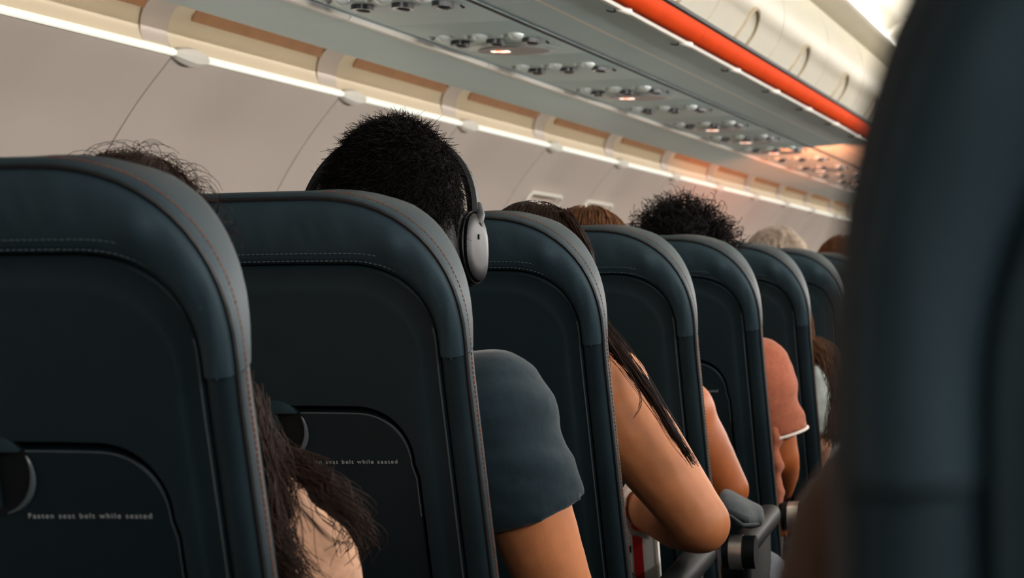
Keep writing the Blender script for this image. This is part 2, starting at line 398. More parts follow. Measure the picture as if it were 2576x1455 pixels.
# ------------------------------------------------------------------ passenger service panels
def disc(c, rx, ry, z, n=20, h=0.004):
    vs = [(c[0] + rx * math.cos(2 * math.pi * i / n), c[1] + ry * math.sin(2 * math.pi * i / n), z) for i in range(n)]
    vs += [(a, b, z - h) for a, b, _ in vs]; return vs, [tuple(range(n)), tuple(range(2 * n - 1, n - 1, -1))] + [(i, (i + 1) % n, n + (i + 1) % n, n + i) for i in range(n)]
PSP = 0.745
def psu(sign):
    e = empty('service_panel', (0, 0, 0))
    MB().box((0, 0, 0.0055), (0.1385, PSP / 2 - 0.001, 0.005), None, 0.001).build('plate', M_teal, e)
    for i in (-1, 0, 1):
        x = i * 0.078 + 0.004
        l = link('reading_lamp', *disc((x, 0.0), 0.019, 0.040, 0.001, 20, 0.010), M_lamp, e)
        MB().ellipsoid((x, 0.004, -0.009), (0.013, 0.028, 0.004), None, 14, 8).build('lens', M_sign, l)
        MB().ellipsoid((x - 0.006, -0.115, 0.0), (0.015, 0.036, 0.012), None, 14, 8).build('air_nozzle', M_knob, e)
        MB().ellipsoid((x - 0.034, -0.110, 0.0), (0.007, 0.016, 0.007), None, 10, 6).build('call_button', M_knob, e)
    MB().ellipsoid((0.105, 0.06, 0.0), (0.006, 0.012, 0.006), None, 10, 6).build('indicator', M_lamp, e)
    if sign:
        n = 28; fr = []
        for i in range(n):
            a = 2 * math.pi * i / n; fr.append((0.105 * math.copysign(abs(math.cos(a)) ** 1.0, math.cos(a)), 0.19 + 0.14 * math.copysign(abs(math.sin(a)) ** 1.5, math.sin(a))))
        vs = [(x, y, -0.0005) for x, y in fr] + [(x * 0.96, 0.19 + (y - 0.19) * 0.96, -0.004) for x, y in fr]
        s = link('sign', vs, [tuple(range(n)), tuple(range(2 * n - 1, n - 1, -1))] + [(i, (i + 1) % n, n + (i + 1) % n, n + i) for i in range(n)], M_signframe, e)
        link('sign_lens', *disc((0.0, 0.19), 0.078, 0.10, -0.004, 28, 0.002), M_sign, s)
        mb = MB(); mb.box((-0.038, 0.182, -0.0065), (0.010, 0.012, 0.0008)); mb.box((-0.020, 0.190, -0.0065), (0.009, 0.014, 0.0008)); mb.build('lit_icon', M_icon, s)
        mb = MB(); mb.box((-0.029, 0.21, -0.0065), (0.006, 0.008, 0.0008)); mb.box((-0.029, 0.166, -0.0065), (0.006, 0.006, 0.0008)); mb.build('icon_edge', M_icon2, s)
    return e
PA = psu(True); PB = psu(False); usedA = usedB = False
nlab = 0
for k in range(-6, 19):
    sign = (k % 2 == 0) or k == 5
    t = 5.68 + PSP * k
    src = PA if sign else PB
    if sign and not usedA: e = PA; usedA = True
    elif (not sign) and not usedB: e = PB; usedB = True
    else: e = copy_tree(src)
    e.location = LH(1.357, 0.5665, t)
    vis = k + 1
    kind_ = 'with lit seat belt sign' if sign else 'without sign'
    tag(e, ('grey service panel %s, %s from the top left' % (kind_, ORD[vis])) if 0 <= vis < 12 else 'grey overhead service panel %s, outside the visible stretch' % kind_, 'service panel', 'service panels under the bins')
link('trim_4', *sheet([(1.225, 0.5660), (1.214, 0.5660)], T0, T1, 1, -0.002), M_black)['kind'] = 'structure'

# ------------------------------------------------------------------ seats
TH = math.radians(15); STOP = 1.120
def bk(u, wv, d, th=TH, top=STOP):     # back-frame (right, up from the top edge, toward the rear) -> seat-local
    return Vector((u, -d * math.cos(th) - wv * math.sin(th), top + wv * math.cos(th) - d * math.sin(th)))
def hwf(wv): return 0.035 * max(0, -wv - 0.2)
def path(hw, top, r, bot, corner_end, ex=2.3, nc=14, ns=10, ntp=8, widen=True):
    """right-bottom -> up -> over the top -> left-bottom"""
    right = []
    for i in range(ns): wv = bot + (corner_end - bot) * i / ns; right.append((hw + (hwf(wv) if widen else 0), wv))
    c = (hw - r, top - r)
    r2 = top - corner_end
    for i in range(nc + 1):
        a = math.pi / 2 * i / nc
        right.append((hw - r + r * math.cos(a) ** (2 / ex), corner_end + r2 * math.sin(a) ** (2 / ex)))
    for i in range(1, ntp): right.append(((hw - r) * (1 - i / ntp), top))
    full = right + [(0, top)] + [(-u, v) for u, v in right[::-1]]
    return [(u, v + 0.004 * (1 - (u / hw) ** 2)) for u, v in full]
def loft(paths_d, taper=False, close=False):
    vs = []; fs = []; n = len(paths_d[0][0])
    for P, d in paths_d:
        for (u, wv) in P: vs.append(bk(u, wv, d * min(0.42 + 0.58 * max(0, min(1, (abs(u) - 0.06) / 0.10)), 0.5 + 0.5 * max(0, min(1, (wv + 0.178) / 0.13))) if (d < -0.02 and taper) else d))
    for k in range(len(paths_d) - 1):
        for i in range(n if close else n - 1): j = (i + 1) % n; fs.append((k * n + i, k * n + j, (k + 1) * n + j, (k + 1) * n + i))
    return vs, fs
def mix(A, B, f): return [(a[0] + (b[0] - a[0]) * f, a[1] + (b[1] - a[1]) * f) for a, b in zip(A, B)]
HW = 0.227; BOT = -0.66
def make_seat():
    e = empty('airplane_seat', (0, 0, 0))
    SEAM = -0.178
    Pin = path(0.197, -0.077, 0.100, SEAM, -0.170, ntp=20, nc=24); Pout = path(HW, 0, 0.166, SEAM, -0.166, ntp=20, nc=24)
    Pn2 = path(0.120, -0.077, 0.10, SEAM, -0.170)
    def wr(u, wv): return 0
    sec_ = [(0.0, -0.004), (0.03, 0.004), (0.12, 0.009), (0.2, 0.0105), (0.28, 0.0115), (0.36, 0.012), (0.44, 0.0123), (0.52, 0.012), (0.6, 0.0115), (0.68, 0.0105), (0.76, 0.009), (0.84, 0.007), (0.93, 0.001), (1.0, -0.008), (1.012, -0.03), (1.0, -0.06), (0.93, -0.078), (0.6, -0.088), (0.2, -0.09)]
    vs, fs = loft([(mix(Pin, Pout, f), d) for f, d in sec_], True)
    # soft wrinkles running down the headrest cover
    n = len(Pin); out = []
    for i, v in enumerate(vs):
        row = i // n; u = v.x
        if 3 <= row <= 11:
            f = sec_[row][0]; g = math.sin(math.pi * min(1, max(0, (f - 0.2) / 0.64)))
            a = g * (0.0065 * max(0, noise.noise(Vector((u * 30 + (STOP - v.z) * 14, v.z * 7, 1.3)))) + 0.0012 * noise.noise(Vector((u * 90, v.z * 30, 3))))
            v = v + Vector((0, -a, 0))
        out.append(v)
    cov = link('headrest_cover', out, fs, M_leather, e)
    # lower side covers, both sides in one wrap
    def side(hw0, f_d, m, name, s):
        rows = []
        for f, d in f_d:
            rows.append(([(s * (0.197 + (HW - 0.197) * f + hwf(wv)), wv) for wv in [SEAM - 0.001 + (BOT - SEAM) * i / 16 for i in range(17)]], d))
        vs, fs = loft(rows, True); return link(name, vs, fs, m, e)
    sd = [(0.0, -0.008), (0.06, 0.001), (0.25, 0.006), (0.6, 0.007), (0.85, 0.004), (0.95, -0.001), (1.0, -0.010), (1.0, -0.03), (0.98, -0.06), (0.85, -0.078), (0.2, -0.09)]
    for s in (1, -1): side(HW, sd, M_leather2, 'side_cover', s)
    # piping all round
    full_out = path(HW, 0, 0.166, BOT, -0.166, ns=24); full_in = path(0.197, -0.077, 0.100, BOT, -0.170, ns=24)
    # the same corner parameters are used for both, so they can be mixed
    pp = mix(full_in, full_out, 0.965)
    MB().tube([bk(u, wv, 0.000) for u, wv in pp], 0.0026, 6).build('piping', M_pipe, e)
    # brown thread beside the piping
    def dashes(P, d, step, ln, rad, m, name, rng_=None):
        pts = [bk(u, wv, d) for u, wv in P]; mb = MB(); acc = 0; nxt = 0
        for a, b in zip(pts[:-1], pts[1:]):
            L = (b - a).length
            while nxt < acc + L:
                q = a + (b - a) * ((nxt - acc) / L); dd = (b - a).normalized()
                if rng_ is None or rng_(q): mb.tube([q - dd * ln / 2, q + dd * ln / 2], rad, 4)
                nxt += step
            acc += L
        o = mb.build(name, m, e); o['kind'] = 'stuff'; return o
    dashes(mix(full_in, full_out, 1.012), -0.019, 0.0055, 0.0038, 0.0008, M_stitch, 'stitching', lambda q: abs(q.x) > 0.075)
    cp = path(0.197, -0.077, 0.100, SEAM, -0.170, nc=24)
    co = path(HW, 0, 0.166, SEAM, -0.166, nc=24)
    def off(P, k):       # offset outward by k metres
        return [(u + k * (u / 0.2 if abs(u) > 0.12 else u / 0.2), wv + k * max(0, min(1, (wv + 0.170) / 0.06))) for u, wv in P]
    dashes(off(cp, 0.006), 0.0086, 0.0055, 0.0036, 0.0007, M_stitch2, 'seam_stitching')
    dashes(off(cp, 0.015), 0.0112, 0.0055, 0.0036, 0.0007, M_stitch2, 'seam_stitching')
    # seam welt where the cover ends
    for s in (1, -1): MB().tube([bk(s * (0.199 + 0.003 * i), SEAM, 0.003 + 0.004 * math.sin(i / 7 * math.pi)) for i in range(8)], 0.0018, 5).build('cover_hem', M_pipe, e)
    # hard shell with a tray opening
    A = path(0.1965, -0.0785, 0.100, BOT, -0.170, ns=24)
    B = path(0.1935, -0.0815, 0.098, BOT, -0.171, ns=24)
    R1 = path(0.180, -0.095, 0.096, BOT, -0.178, ns=24); R2 = path(0.174, -0.102, 0.094, BOT, -0.183, ns=24)
    To = path(0.1585, -0.238, 0.062, BOT, -0.303, ns=24, ex=2.1)
    A0 = path(0.205, -0.068, 0.104, BOT, -0.170, ns=24)
    vs, fs = loft([(A0, -0.012), (A, -0.008), (A, -0.002), (B, 0.0005), (R1, -0.0015), (R2, 0.001), (mix(R2, To, 0.06), 0.0015), (mix(R2, To, 0.9), 0.0015), (To, 0.001), (To, -0.014)])
    link('back_shell', vs, fs, M_shell, e)
    sh = MB().tube([bk(u, wv, 0.0005) for u, wv in [q for q in B if q[1] < -0.14 and q[0] > 0]], 0.0012, 5); sh.build('shell_edge', M_edge, e)  # highlight along the right shell edge, drawn as a lighter tube
    # tray table
    Tr = path(0.1545, -0.2465, 0.058, BOT, -0.305, ns=24, ex=2.1); Tr2 = [(u * 0.992, wv - 0.001) for u, wv in Tr]
    mid = [(u * 0.5, -0.45 + (wv + 0.45) * 0.5) for u, wv in Tr]; cen = [(u * 0.01, wv * 0.01 - 0.45) for u, wv in Tr]
    vs, fs = loft([(Tr, -0.016), (Tr, -0.0035), (Tr2, -0.0022), ([(u * 0.975, wv - 0.003) for u, wv in Tr], -0.0022), (mid, -0.0022), (cen, -0.0022)], close=True)
    tray = link('tray_table', vs, fs, M_tray, e)
    MB().tube([bk(u, wv, -0.0026) for u, wv in Tr2[20:-20]], 0.0008, 4).build('tray_edge', M_edge, tray)
    # tray latch: round recess, dome above the tray line, turn-bar, lower rim highlight as a lighter tube
    LC = -0.264; LR = 0.0365
    def circ(r, a0, a1, n, d): return [bk(r * math.cos(math.radians(a0 + (a1 - a0) * i / n)), LC + r * math.sin(math.radians(a0 + (a1 - a0) * i / n)), d) for i in range(n + 1)]
    n = 32; c = circ(LR, 0, 360, n, -0.0008)[:-1]; c2 = circ(LR, 0, 360, n, -0.004)[:-1]
    c3 = circ(LR * 0.8, 0, 360, n, -0.0014)[:-1]
    vs = c + c2 + c3 + [bk(0, LC, -0.0016)]
    fs = [(i, (i + 1) % n, n + (i + 1) % n, n + i) for i in range(n)] + [(i, (i + 1) % n, 2 * n + (i + 1) % n, 2 * n + i) for i in range(n)] + [(2 * n + i, 2 * n + (i + 1) % n, 3 * n) for i in range(n)]
    latch = link('latch_recess', vs, fs, M_dark, tray)
    rim_pts = circ(LR - 0.001, -75, 28, 20, -0.0002); MB().tube(rim_pts, [0.0008 + 0.0022 * math.sin(math.pi * i / 20) for i in range(21)], 6).build('latch_rim', M_edge, tray)
    # dome cap: half disc, rounded
    vs = []; fs = []; nr, na = 6, 20; y0 = 0.0225
    a_s = math.degrees(math.asin(y0 / LR))
    for i in range(nr + 1):
        f = i / nr
        for j in range(na + 1):
            a = math.radians(a_s + (180 - 2 * a_s) * j / na)
            u, v = LR * math.cos(a), LR * math.sin(a)
            vs.append(bk(u, LC + y0 + (v - y0) * (1 - f) , 0.0015 + 0.006 * math.sin(f * math.pi / 2)))
    for i in range(nr):
        for j in range(na): fs.append((i * (na + 1) + j, i * (na + 1) + j + 1, (i + 1) * (na + 1) + j + 1, (i + 1) * (na + 1) + j))
    k = len(vs); 
    for j in range(na + 1): vs.append(vs[nr * (na + 1) + j] + (bk(0, 0, -0.002) - bk(0, 0, 0.0075)))
    for j in range(na): fs.append((nr * (na + 1) + j, nr * (na + 1) + j + 1, k + j + 1, k + j))
    link('latch_cap', vs, fs, M_leather2, e)
    mb = MB(); R = Matrix.Rotation(TH, 3, 'X')
    mb.box(bk(-0.003, LC - 0.002, 0.002), (0.0085, 0.003, 0.027), R, 0.0015); mb.build('latch_bar', M_shell, tray)
    # lettering
    cu = bpy.data.curves.new('lettering', 'FONT'); cu.body = 'Fasten seat belt while seated'; cu.size = 0.0082; cu.space_character = 1.28; cu.space_word = 1.1; cu.extrude = 0.0001
    cu.align_x = 'LEFT'
    tob = bpy.data.objects.new('lettering_src', cu); C.objects.link(tob)
    bpy.context.view_layer.update()
    me = bpy.data.meshes.new_from_object(tob.evaluated_get(bpy.context.evaluated_depsgraph_get())); bpy.data.objects.remove(tob)
    xs = [v.co.x for v in me.vertices]; sc = 0.110 / (max(xs) - min(xs))
    for v in me.vertices: v.co = bk(0.027 + v.co.x * sc, -0.3025 + v.co.y * 0.9 * (0.0072 / 0.0082), 0.0002 + v.co.z)
    me.materials.clear(); me.materials.append(M_print)
    t = bpy.data.objects.new('lettering', me); C.objects.link(t); t.parent = tray
    # front cushion of the backrest, seat cushion, armrests, legs
    Pf = path(HW - 0.035, -0.050, 0.13, BOT, -0.18, ns=24); mid = [(u * 0.6, -0.33 + (wv + 0.33) * 0.7) for u, wv in Pf]; cen = [(u * 0.01, -0.33 + (wv + 0.33) * 0.02) for u, wv in Pf]
    vs, fs = loft([(Pf, -0.03), (Pf, -0.070), ([(u * 0.96, wv - 0.006) for u, wv in Pf], -0.094), (mid, -0.104), (cen, -0.106)], close=True); link('backrest', vs, fs, M_leather, e)
    MB().box((0, 0.42, 0.40), (0.222, 0.235, 0.055), None, 0.035).build('seat_cushion', M_leather, e)
    MB().box((0, 0.42, 0.33), (0.21, 0.22, 0.02), None, 0.005).build('seat_pan', M_dark, e)
    for s in (1, -1):
        a = MB()
        a.box((s * 0.262, 0.44, 0.592), (0.022, 0.20, 0.020), Matrix.Rotation(math.radians(5), 3, 'X'), 0.016)
        a.box((s * 0.262, 0.45, 0.45), (0.010, 0.13, 0.15), None, 0.006)
        arm = a.build('armrest', M_dark, e)
        def barrel(x0, x1, r, nm, m, par):
            MB().tube([(x0, 0.245, 0.575), (x1, 0.245, 0.575)], r, 24).build(nm, m, par)
        barrel(s * 0.236, s * 0.292, 0.0285, 'pivot', M_dark, arm); barrel(s * 0.248, s * 0.270, 0.0300, 'pivot_ring', M_chrome, arm)
        MB().tube([(s * 0.17, 0.36, 0.32), (s * 0.17, 0.30, 0.0)], 0.018, 10).build('leg', M_dark, e); MB().tube([(s * 0.17, 0.56, 0.32), (s * 0.17, 0.60, 0.0)], 0.018, 10).build('leg', M_dark, e)
    return e
XC = CAMX - 0.728 - HW
T_ROW = 2.085; PITCH = 0.765
def row_t(k): return T_ROW + PITCH * (k - 1)
SEATLAB = {1: 'dark leather aircraft seat at the left edge of the picture, nearest of the left row', 2: 'dark leather aircraft seat occupied by the person in headphones',
           3: 'dark leather aircraft seat occupied by the bare-armed long-haired person', 4: 'dark leather aircraft seat, fourth from the left', 5: 'dark leather aircraft seat below the curly dark hair',
           6: 'dark leather aircraft seat, sixth from the left, beside the coral sleeve', 7: 'dark leather aircraft seat below the grey-haired head', 8: 'dark leather aircraft seat, eighth, half hidden by the blurred seat',
           9: 'dark leather aircraft seat farthest along the left row'}
seat0 = make_seat()
for k in range(1, 10):
    s = seat0 if k == 1 else copy_tree(seat0)
    s.location = (XC, row_t(k), 0); tag(s, SEATLAB[k], 'airplane seat', 'aisle seats of the left row')
for col, (dx, nm) in enumerate(((-0.50, 'middle'),)):
    for k in range(1, 10):
        s = copy_tree(seat0); s.location = (XC + dx, row_t(k), 0)
        for c in list(s.children):
            if c.name.startswith('armrest'):
                x = sum(v.co.x for v in c.data.vertices)
                if x > 0 or col == 1:
                    for g in list(c.children): bpy.data.objects.remove(g)
                    bpy.data.objects.remove(c)
        tag(s, 'dark leather %s seat of the left block, hidden behind the aisle seats' % nm, 'airplane seat', '%s seats of the left block' % nm)
near = copy_tree(seat0); near.location = (CAMX - 0.067 + HW, 0.36, 0.0); near.rotation_euler = (math.radians(-11), 0, 0); near.scale = (1, 1, 1.042)
for _c in list(near.children):
    if _c.name.startswith('shell_edge'): bpy.data.objects.remove(_c)
for k in range(6):
    s = copy_tree(seat0); s.location = (near.location.x, 1.46 + PITCH * k, 0)
    tag(s, 'dark leather aircraft seat in line ahead of the blurred near seat', 'airplane seat', 'aisle seats of the right row')
tag(near, 'large out-of-focus dark leather seat filling the right edge of the picture', 'airplane seat')
# ------------------------------------------------------------------ people
def skinmat(name, rgb): 
    m = mat(name, rgb, 0.5, 0.4, 0.10, 25, 0.06, 500)
    b = m.node_tree.nodes['Principled BSDF']; b.inputs['Subsurface Weight'].default_value = 0.08; b.inputs['Subsurface Radius'].default_value = (0.01, 0.004, 0.002); b.inputs['Subsurface Scale'].default_value = 0.6
    return m
SK1 = skinmat('skin_warm', (190, 120, 76)); SK2 = skinmat('skin_tan', (158, 84, 38)); SK3 = skinmat('skin_light', (214, 158, 124))
def cloth(name, rgb, bump=0.25, bscale=60): return mat(name, rgb, 0.85, 0.2, 0.12, 120, bump, bscale, sheen=0.15)
CL_navy = cloth('slate_cotton', (22, 39, 47)); CL_beige = cloth('beige_cotton', (206, 160, 130), 0.4, 40); CL_dark = cloth('dark_cotton', (34, 36, 42))
CL_coral = cloth('coral_cotton', (152, 86, 62), 0.4, 45); CL_white = cloth('white_cotton', (216, 226, 220), 0.4, 45); CL_jean = cloth('grey_denim', (92, 96, 104)); CL_brown = cloth('brown_knit', (74, 48, 34)); CL_grey = cloth('grey_wool', (112, 116, 120), 0.3, 50); CL_jacket = cloth('charcoal_wool', (72, 78, 82), 1.0, 26); CL_black = cloth('black_cotton', (26, 28, 32))
M_cuff = mat('white_ribbing', (224, 214, 204), 0.85, 0.2, 0.1, 200)
def hairmat(name, rgb, rough=0.55): return mat(name, rgb, rough, 0.12, 0.35, 60, 0.0)
H_dark = hairmat('hair_dark', (12, 9, 8)); H_brown = hairmat('hair_dark_brown', (40, 25, 19)); H_mid = hairmat('hair_chestnut', (96, 64, 42)); H_grey = hairmat('hair_grey', (182, 166, 152)); H_aub = hairmat('hair_auburn', (112, 68, 34))

TMP = bpy.data.scenes.new('scratch')
def remesh(mb, name, m, parent, vox=0.008, it=6, sf=0.5):
    me = bpy.data.meshes.new(name + '_src'); me.from_pydata(mb.v, [], mb.f); me.update()
    bm = bmesh.new(); bm.from_mesh(me); bmesh.ops.recalc_face_normals(bm, faces=bm.faces); bm.to_mesh(me); bm.free()
    o = bpy.data.objects.new(name + '_src', me); TMP.collection.objects.link(o)
    r = o.modifiers.new('r', 'REMESH'); r.mode = 'VOXEL'; r.voxel_size = vox
    if it: sm = o.modifiers.new('s', 'SMOOTH'); sm.factor = sf; sm.iterations = it
    vl = TMP.view_layers[0]; vl.update()
    me2 = bpy.data.meshes.new_from_object(o.evaluated_get(vl.depsgraph)); me2.name = name
    bpy.data.objects.remove(o); bpy.data.meshes.remove(me)
    for p in me2.polygons: p.use_smooth = True
    me2.materials.clear(); me2.materials.append(m)
    ob = bpy.data.objects.new(name, me2); C.objects.link(ob); ob.parent = parent
    return ob
def ripple(ob, amp, sc, seed=0):
    me = ob.data; n = len(me.vertices); co = np.empty(n * 3, np.float32); no = np.empty(n * 3, np.float32)
    me.vertices.foreach_get('co', co); me.vertices.foreach_get('normal', no); co = co.reshape(-1, 3); no = no.reshape(-1, 3)
    d = np.array([noise.noise((c[0] * sc[0] + seed, c[1] * sc[1], c[2] * sc[2])) + 0.5 * noise.noise((c[0] * sc[0] * 2.3, c[1] * sc[1] * 2.3 + seed, c[2] * sc[2] * 2.3)) for c in co.tolist()], np.float32)
    me.vertices.foreach_set('co', (co + no * (amp * d)[:, None]).ravel()); me.update()
def strands(polys, r0=0.0005, r1=0.0003):
    groups = {}
    for P in polys: groups.setdefault(len(P), []).append(P)
    V = []; Fc = []; base = 0
    for m, G in groups.items():
        A = np.array(G, dtype=float)                      # (k, m, 3)
        D = np.empty_like(A); D[:, 1:-1] = A[:, 2:] - A[:, :-2]; D[:, 0] = A[:, 1] - A[:, 0]; D[:, -1] = A[:, -1] - A[:, -2]
        D /= np.linalg.norm(D, axis=2, keepdims=True) + 1e-9
        ref = np.where(np.abs(D[:, :1, 2:3]) > 0.8, np.array([1.0, 0, 0]), np.array([0, 0, 1.0]))
        ref = np.broadcast_to(ref, D.shape)
        X = np.cross(D, ref); X /= np.linalg.norm(X, axis=2, keepdims=True) + 1e-9
        Y = np.cross(D, X); R = np.linspace(r0, r1, m)[None, :, None]
        ring = np.stack([A + (X * math.cos(b) + Y * math.sin(b)) * R for b in (0, 2.0944, 4.1888)], axis=2)   # (k, m, 3, 3)
        V.append(ring.reshape(-1, 3)); k = len(G)
        i = np.arange(k)[:, None, None] * m * 3 + np.arange(m - 1)[None, :, None] * 3; j = np.arange(3)[None, None, :]; j2 = (j + 1) % 3
        Fc.append((np.stack([i + j, i + j2, i + 3 + j2, i + 3 + j], axis=3) + base).reshape(-1, 4)); base += k * m * 3
    return np.concatenate(V), np.concatenate(Fc)
def meshobj(name, vs, fs, m, parent):
    me = bpy.data.meshes.new(name); nv, nf = len(vs), len(fs)
    me.vertices.add(nv); me.vertices.foreach_set('co', np.asarray(vs, dtype=np.float32).ravel())
    me.loops.add(nf * 4); me.loops.foreach_set('vertex_index', np.asarray(fs, dtype=np.int32).ravel())
    me.polygons.add(nf); me.polygons.foreach_set('loop_start', np.arange(nf, dtype=np.int32) * 4); me.polygons.foreach_set('use_smooth', np.ones(nf, dtype=bool))
    me.update(); me.validate()
    me.materials.append(m); o = bpy.data.objects.new(name, me); C.objects.link(o); o.parent = parent; return o

def hand(mb, wrist, dirv, up, s=1):
    """palm, four fingers of different length with a knuckle bend, thumb from the side of the palm"""
    d = dirv.normalized(); n = (up - d * up.dot(d)).normalized(); side = d.cross(n) * s
    pc = wrist + d * 0.05
    R = Matrix((side, d, n)).transposed()
    mb.ellipsoid(pc, (0.040, 0.052, 0.016), R, 16, 10)
    for i, (off, ln) in enumerate(((-0.030, 0.060), (-0.010, 0.070), (0.010, 0.066), (0.029, 0.050))):
        k = wrist + d * 0.088 + side * off; a = k + (d * 0.9 - n * 0.35) * ln * 0.55; b = a + (d * 0.55 - n * 0.8) * ln * 0.5
        mb.capsule(k, 0.0092, a, 0.0085, 8); mb.capsule(a, 0.0085, b, 0.0072, 8)
    k = wrist + d * 0.03 - side * 0.034; a = k + (d * 0.7 - side * 0.6 - n * 0.3).normalized() * 0.04; b = a + (d * 0.95 - n * 0.4).normalized() * 0.03
    mb.capsule(k, 0.012, a, 0.0105, 8); mb.capsule(a, 0.0105, b, 0.008, 8)

def person(label, cx, t, head, hrot, skin, shirt, pants, hair_fn, R=None, Lf=None, sleeve=0.6, vox=0.0085, girth=1.0, cuff=None, armr=1.0, knees=None, face_dy=0.0, shoulder_up=0.0):
    """head = centre of the skull; R / Lf = (shoulder, elbow, wrist) in world space"""
    e = empty('person', (cx, t + 0.4, 0), label, 'person', 'passengers')
    O = Vector(e.location)
    hd = Vector(head) - O
    HR = Euler(hrot, 'XYZ').to_matrix()
    g = girth
    pel = Vector((0, 0.02, 0.545)); ches = Vector((0, -0.10, 0.80)); neck = Vector((hd.x * 0.6, -0.13, 0.955 + shoulder_up))
    dR = [Vector((0.175, -0.12, 0.905)), Vector((0.235, -0.03, 0.665)), Vector((0.10, 0.20, 0.66))]
    R_ = [Vector(p) - O for p in R] if R else dR
    L_ = [Vector(p) - O for p in Lf] if Lf else [Vector((-p.x, p.y, p.z)) for p in dR]
    kn = [Vector((-0.10, 0.40, 0.52)), Vector((0.10, 0.40, 0.52))]
    if knees: kn = [Vector(k) - O if k else kn[i] for i, k in enumerate(knees)]
    b = MB()
    # head: skull, jaw, nose, ears, brow, eye sockets
    def hp(x, y, z): return hd + HR @ Vector((x, y, z))
    b.ellipsoid(hd, (0.074, 0.094, 0.100), HR); b.ellipsoid(hp(0, 0.025, -0.045), (0.060, 0.070, 0.075), HR)
    b.ellipsoid(hp(0, 0.075, -0.088), (0.026, 0.024, 0.024), HR); b.capsule(hp(0, 0.095, 0.0), 0.009, hp(0, 0.112, -0.035), 0.014); b.ellipsoid(hp(0, 0.088, -0.066), (0.024, 0.014, 0.010), HR)
    for s in (-1, 1):
        b.ellipsoid(hp(s * 0.076, 0.004, -0.025), (0.009, 0.019, 0.031), HR); b.ellipsoid(hp(s * 0.030, 0.086, 0.008), (0.016, 0.012, 0.010), HR)
    b.capsule(neck, 0.058, hp(0, -0.018, -0.07), 0.052)
    b.ellipsoid(ches, (0.155 * g, 0.095 * g, 0.17)); b.ellipsoid((ches + pel) / 2, (0.14 * g, 0.095 * g, 0.16)); b.ellipsoid(pel, (0.165 * g, 0.11, 0.10))
    b.capsule(ches + Vector((0, 0, 0.06)), 0.09, neck - Vector((0, 0, 0.03)), 0.062)
    for A in (R_, L_):
        sh, el, wr = A
        b.capsule(neck - Vector((0, 0, 0.045)), 0.055, sh, 0.052 * armr); b.ellipsoid(sh, (0.058 * armr,) * 3)
        mid = sh + (el - sh) * 0.45
        b.capsule(sh, 0.052 * armr, mid, 0.048 * armr); b.capsule(mid, 0.048 * armr, el, 0.037 * armr)
        m2 = el + (wr - el) * 0.3
        b.capsule(el, 0.038 * armr, m2, 0.041 * armr); b.capsule(m2, 0.041 * armr, wr, 0.026 * armr)
        hand(b, wr, (wr - el), Vector((0, 0, 1)), 1 if A is R_ else -1)
    for i, s in enumerate((-1, 1)):
        hip = pel + Vector((s * 0.085, 0.02, -0.02)); k_ = kn[i]; an = Vector((k_.x, k_.y - 0.06, 0.09)); to = Vector((k_.x, k_.y + 0.08, 0.035))
        b.capsule(hip, 0.085, k_, 0.058); b.capsule(k_, 0.056, (k_ + an) / 2, 0.05); b.capsule((k_ + an) / 2, 0.05, an, 0.035); b.capsule(an - Vector((0, 0.02, 0.05)), 0.034, to, 0.03)
    body = remesh(b, 'body', skin, e, vox)
    # shirt
    c = MB(); x = 0.010
    c.ellipsoid(ches, (0.155 * g + x, 0.095 * g + x, 0.17)); c.ellipsoid((ches + pel) / 2, (0.14 * g + x, 0.095 * g + x, 0.17)); c.ellipsoid(pel + Vector((0, 0, 0.02)), (0.165 * g + x, 0.11 + x, 0.09))
    c.capsule(ches + Vector((0, 0, 0.06)), 0.09 + x, neck - Vector((0, 0, 0.035)), 0.064 + x * 0.5)
    for A in (R_, L_):
        sh, el, wr = A
        if sleeve <= 0.02:
            continue
        c.capsule(neck - Vector((0, 0, 0.045)), 0.055 + x * 0.6, sh, 0.052 * armr + x); c.ellipsoid(sh, (0.058 * armr + x,) * 3)
        end = sh + (el - sh) * min(1, sleeve)
        dv = (el - sh).normalized(); zx = dv.orthogonal().normalized(); zy = dv.cross(zx)
        RR = Matrix((zx, zy, dv)).transposed()
        n = 24; rad0 = 0.056 * armr + x; rad1 = 0.052 * armr + x * 1.25
        vs = []; fs = []
        for i in range(9):
            f = i / 8; rr = rad0 + (rad1 - rad0) * f
            for j in range(n):
                a = 2 * math.pi * j / n; vs.append(sh + (end - sh) * f + (zx * math.cos(a) + zy * math.sin(a)) * rr)
        for i in range(8):
            for j in range(n): fs.append((i * n + j, i * n + (j + 1) % n, (i + 1) * n + (j + 1) % n, (i + 1) * n + j))
        fs.append(tuple(range(n))); fs.append(tuple(8 * n + j for j in range(n)))
        c.add(vs, fs)
        if sleeve > 1:
            m2 = el + (wr - el) * min(1, sleeve - 1); c.capsule(el, 0.045 * armr + x, m2, 0.036 * armr + x)
        if cuff:
            pts = [end + (zx * math.cos(2 * math.pi * j / 24) + zy * math.sin(2 * math.pi * j / 24)) * (rad1 + 0.001) for j in range(24)]
            MB().tube(pts, 0.003, 6, closed=True).build('cuff', cuff, e)
    sh_ob = remesh(c, 'shirt', shirt, e, vox * 0.95, 4); ripple(sh_ob, 0.006, (9, 9, 22), cx + t)
    pmb = MB()
    for i, s in enumerate((-1, 1)):
        hip = pel + Vector((s * 0.085, 0.02, -0.02)); k_ = kn[i]; an = Vector((k_.x, k_.y - 0.06, 0.11))
        pmb.capsule(hip, 0.096, k_, 0.068); pmb.capsule(k_, 0.067, an, 0.052)
    pmb.ellipsoid(pel, (0.178 * g, 0.122, 0.095))
    pn = remesh(pmb, 'trousers', pants, e, 0.013, 3)
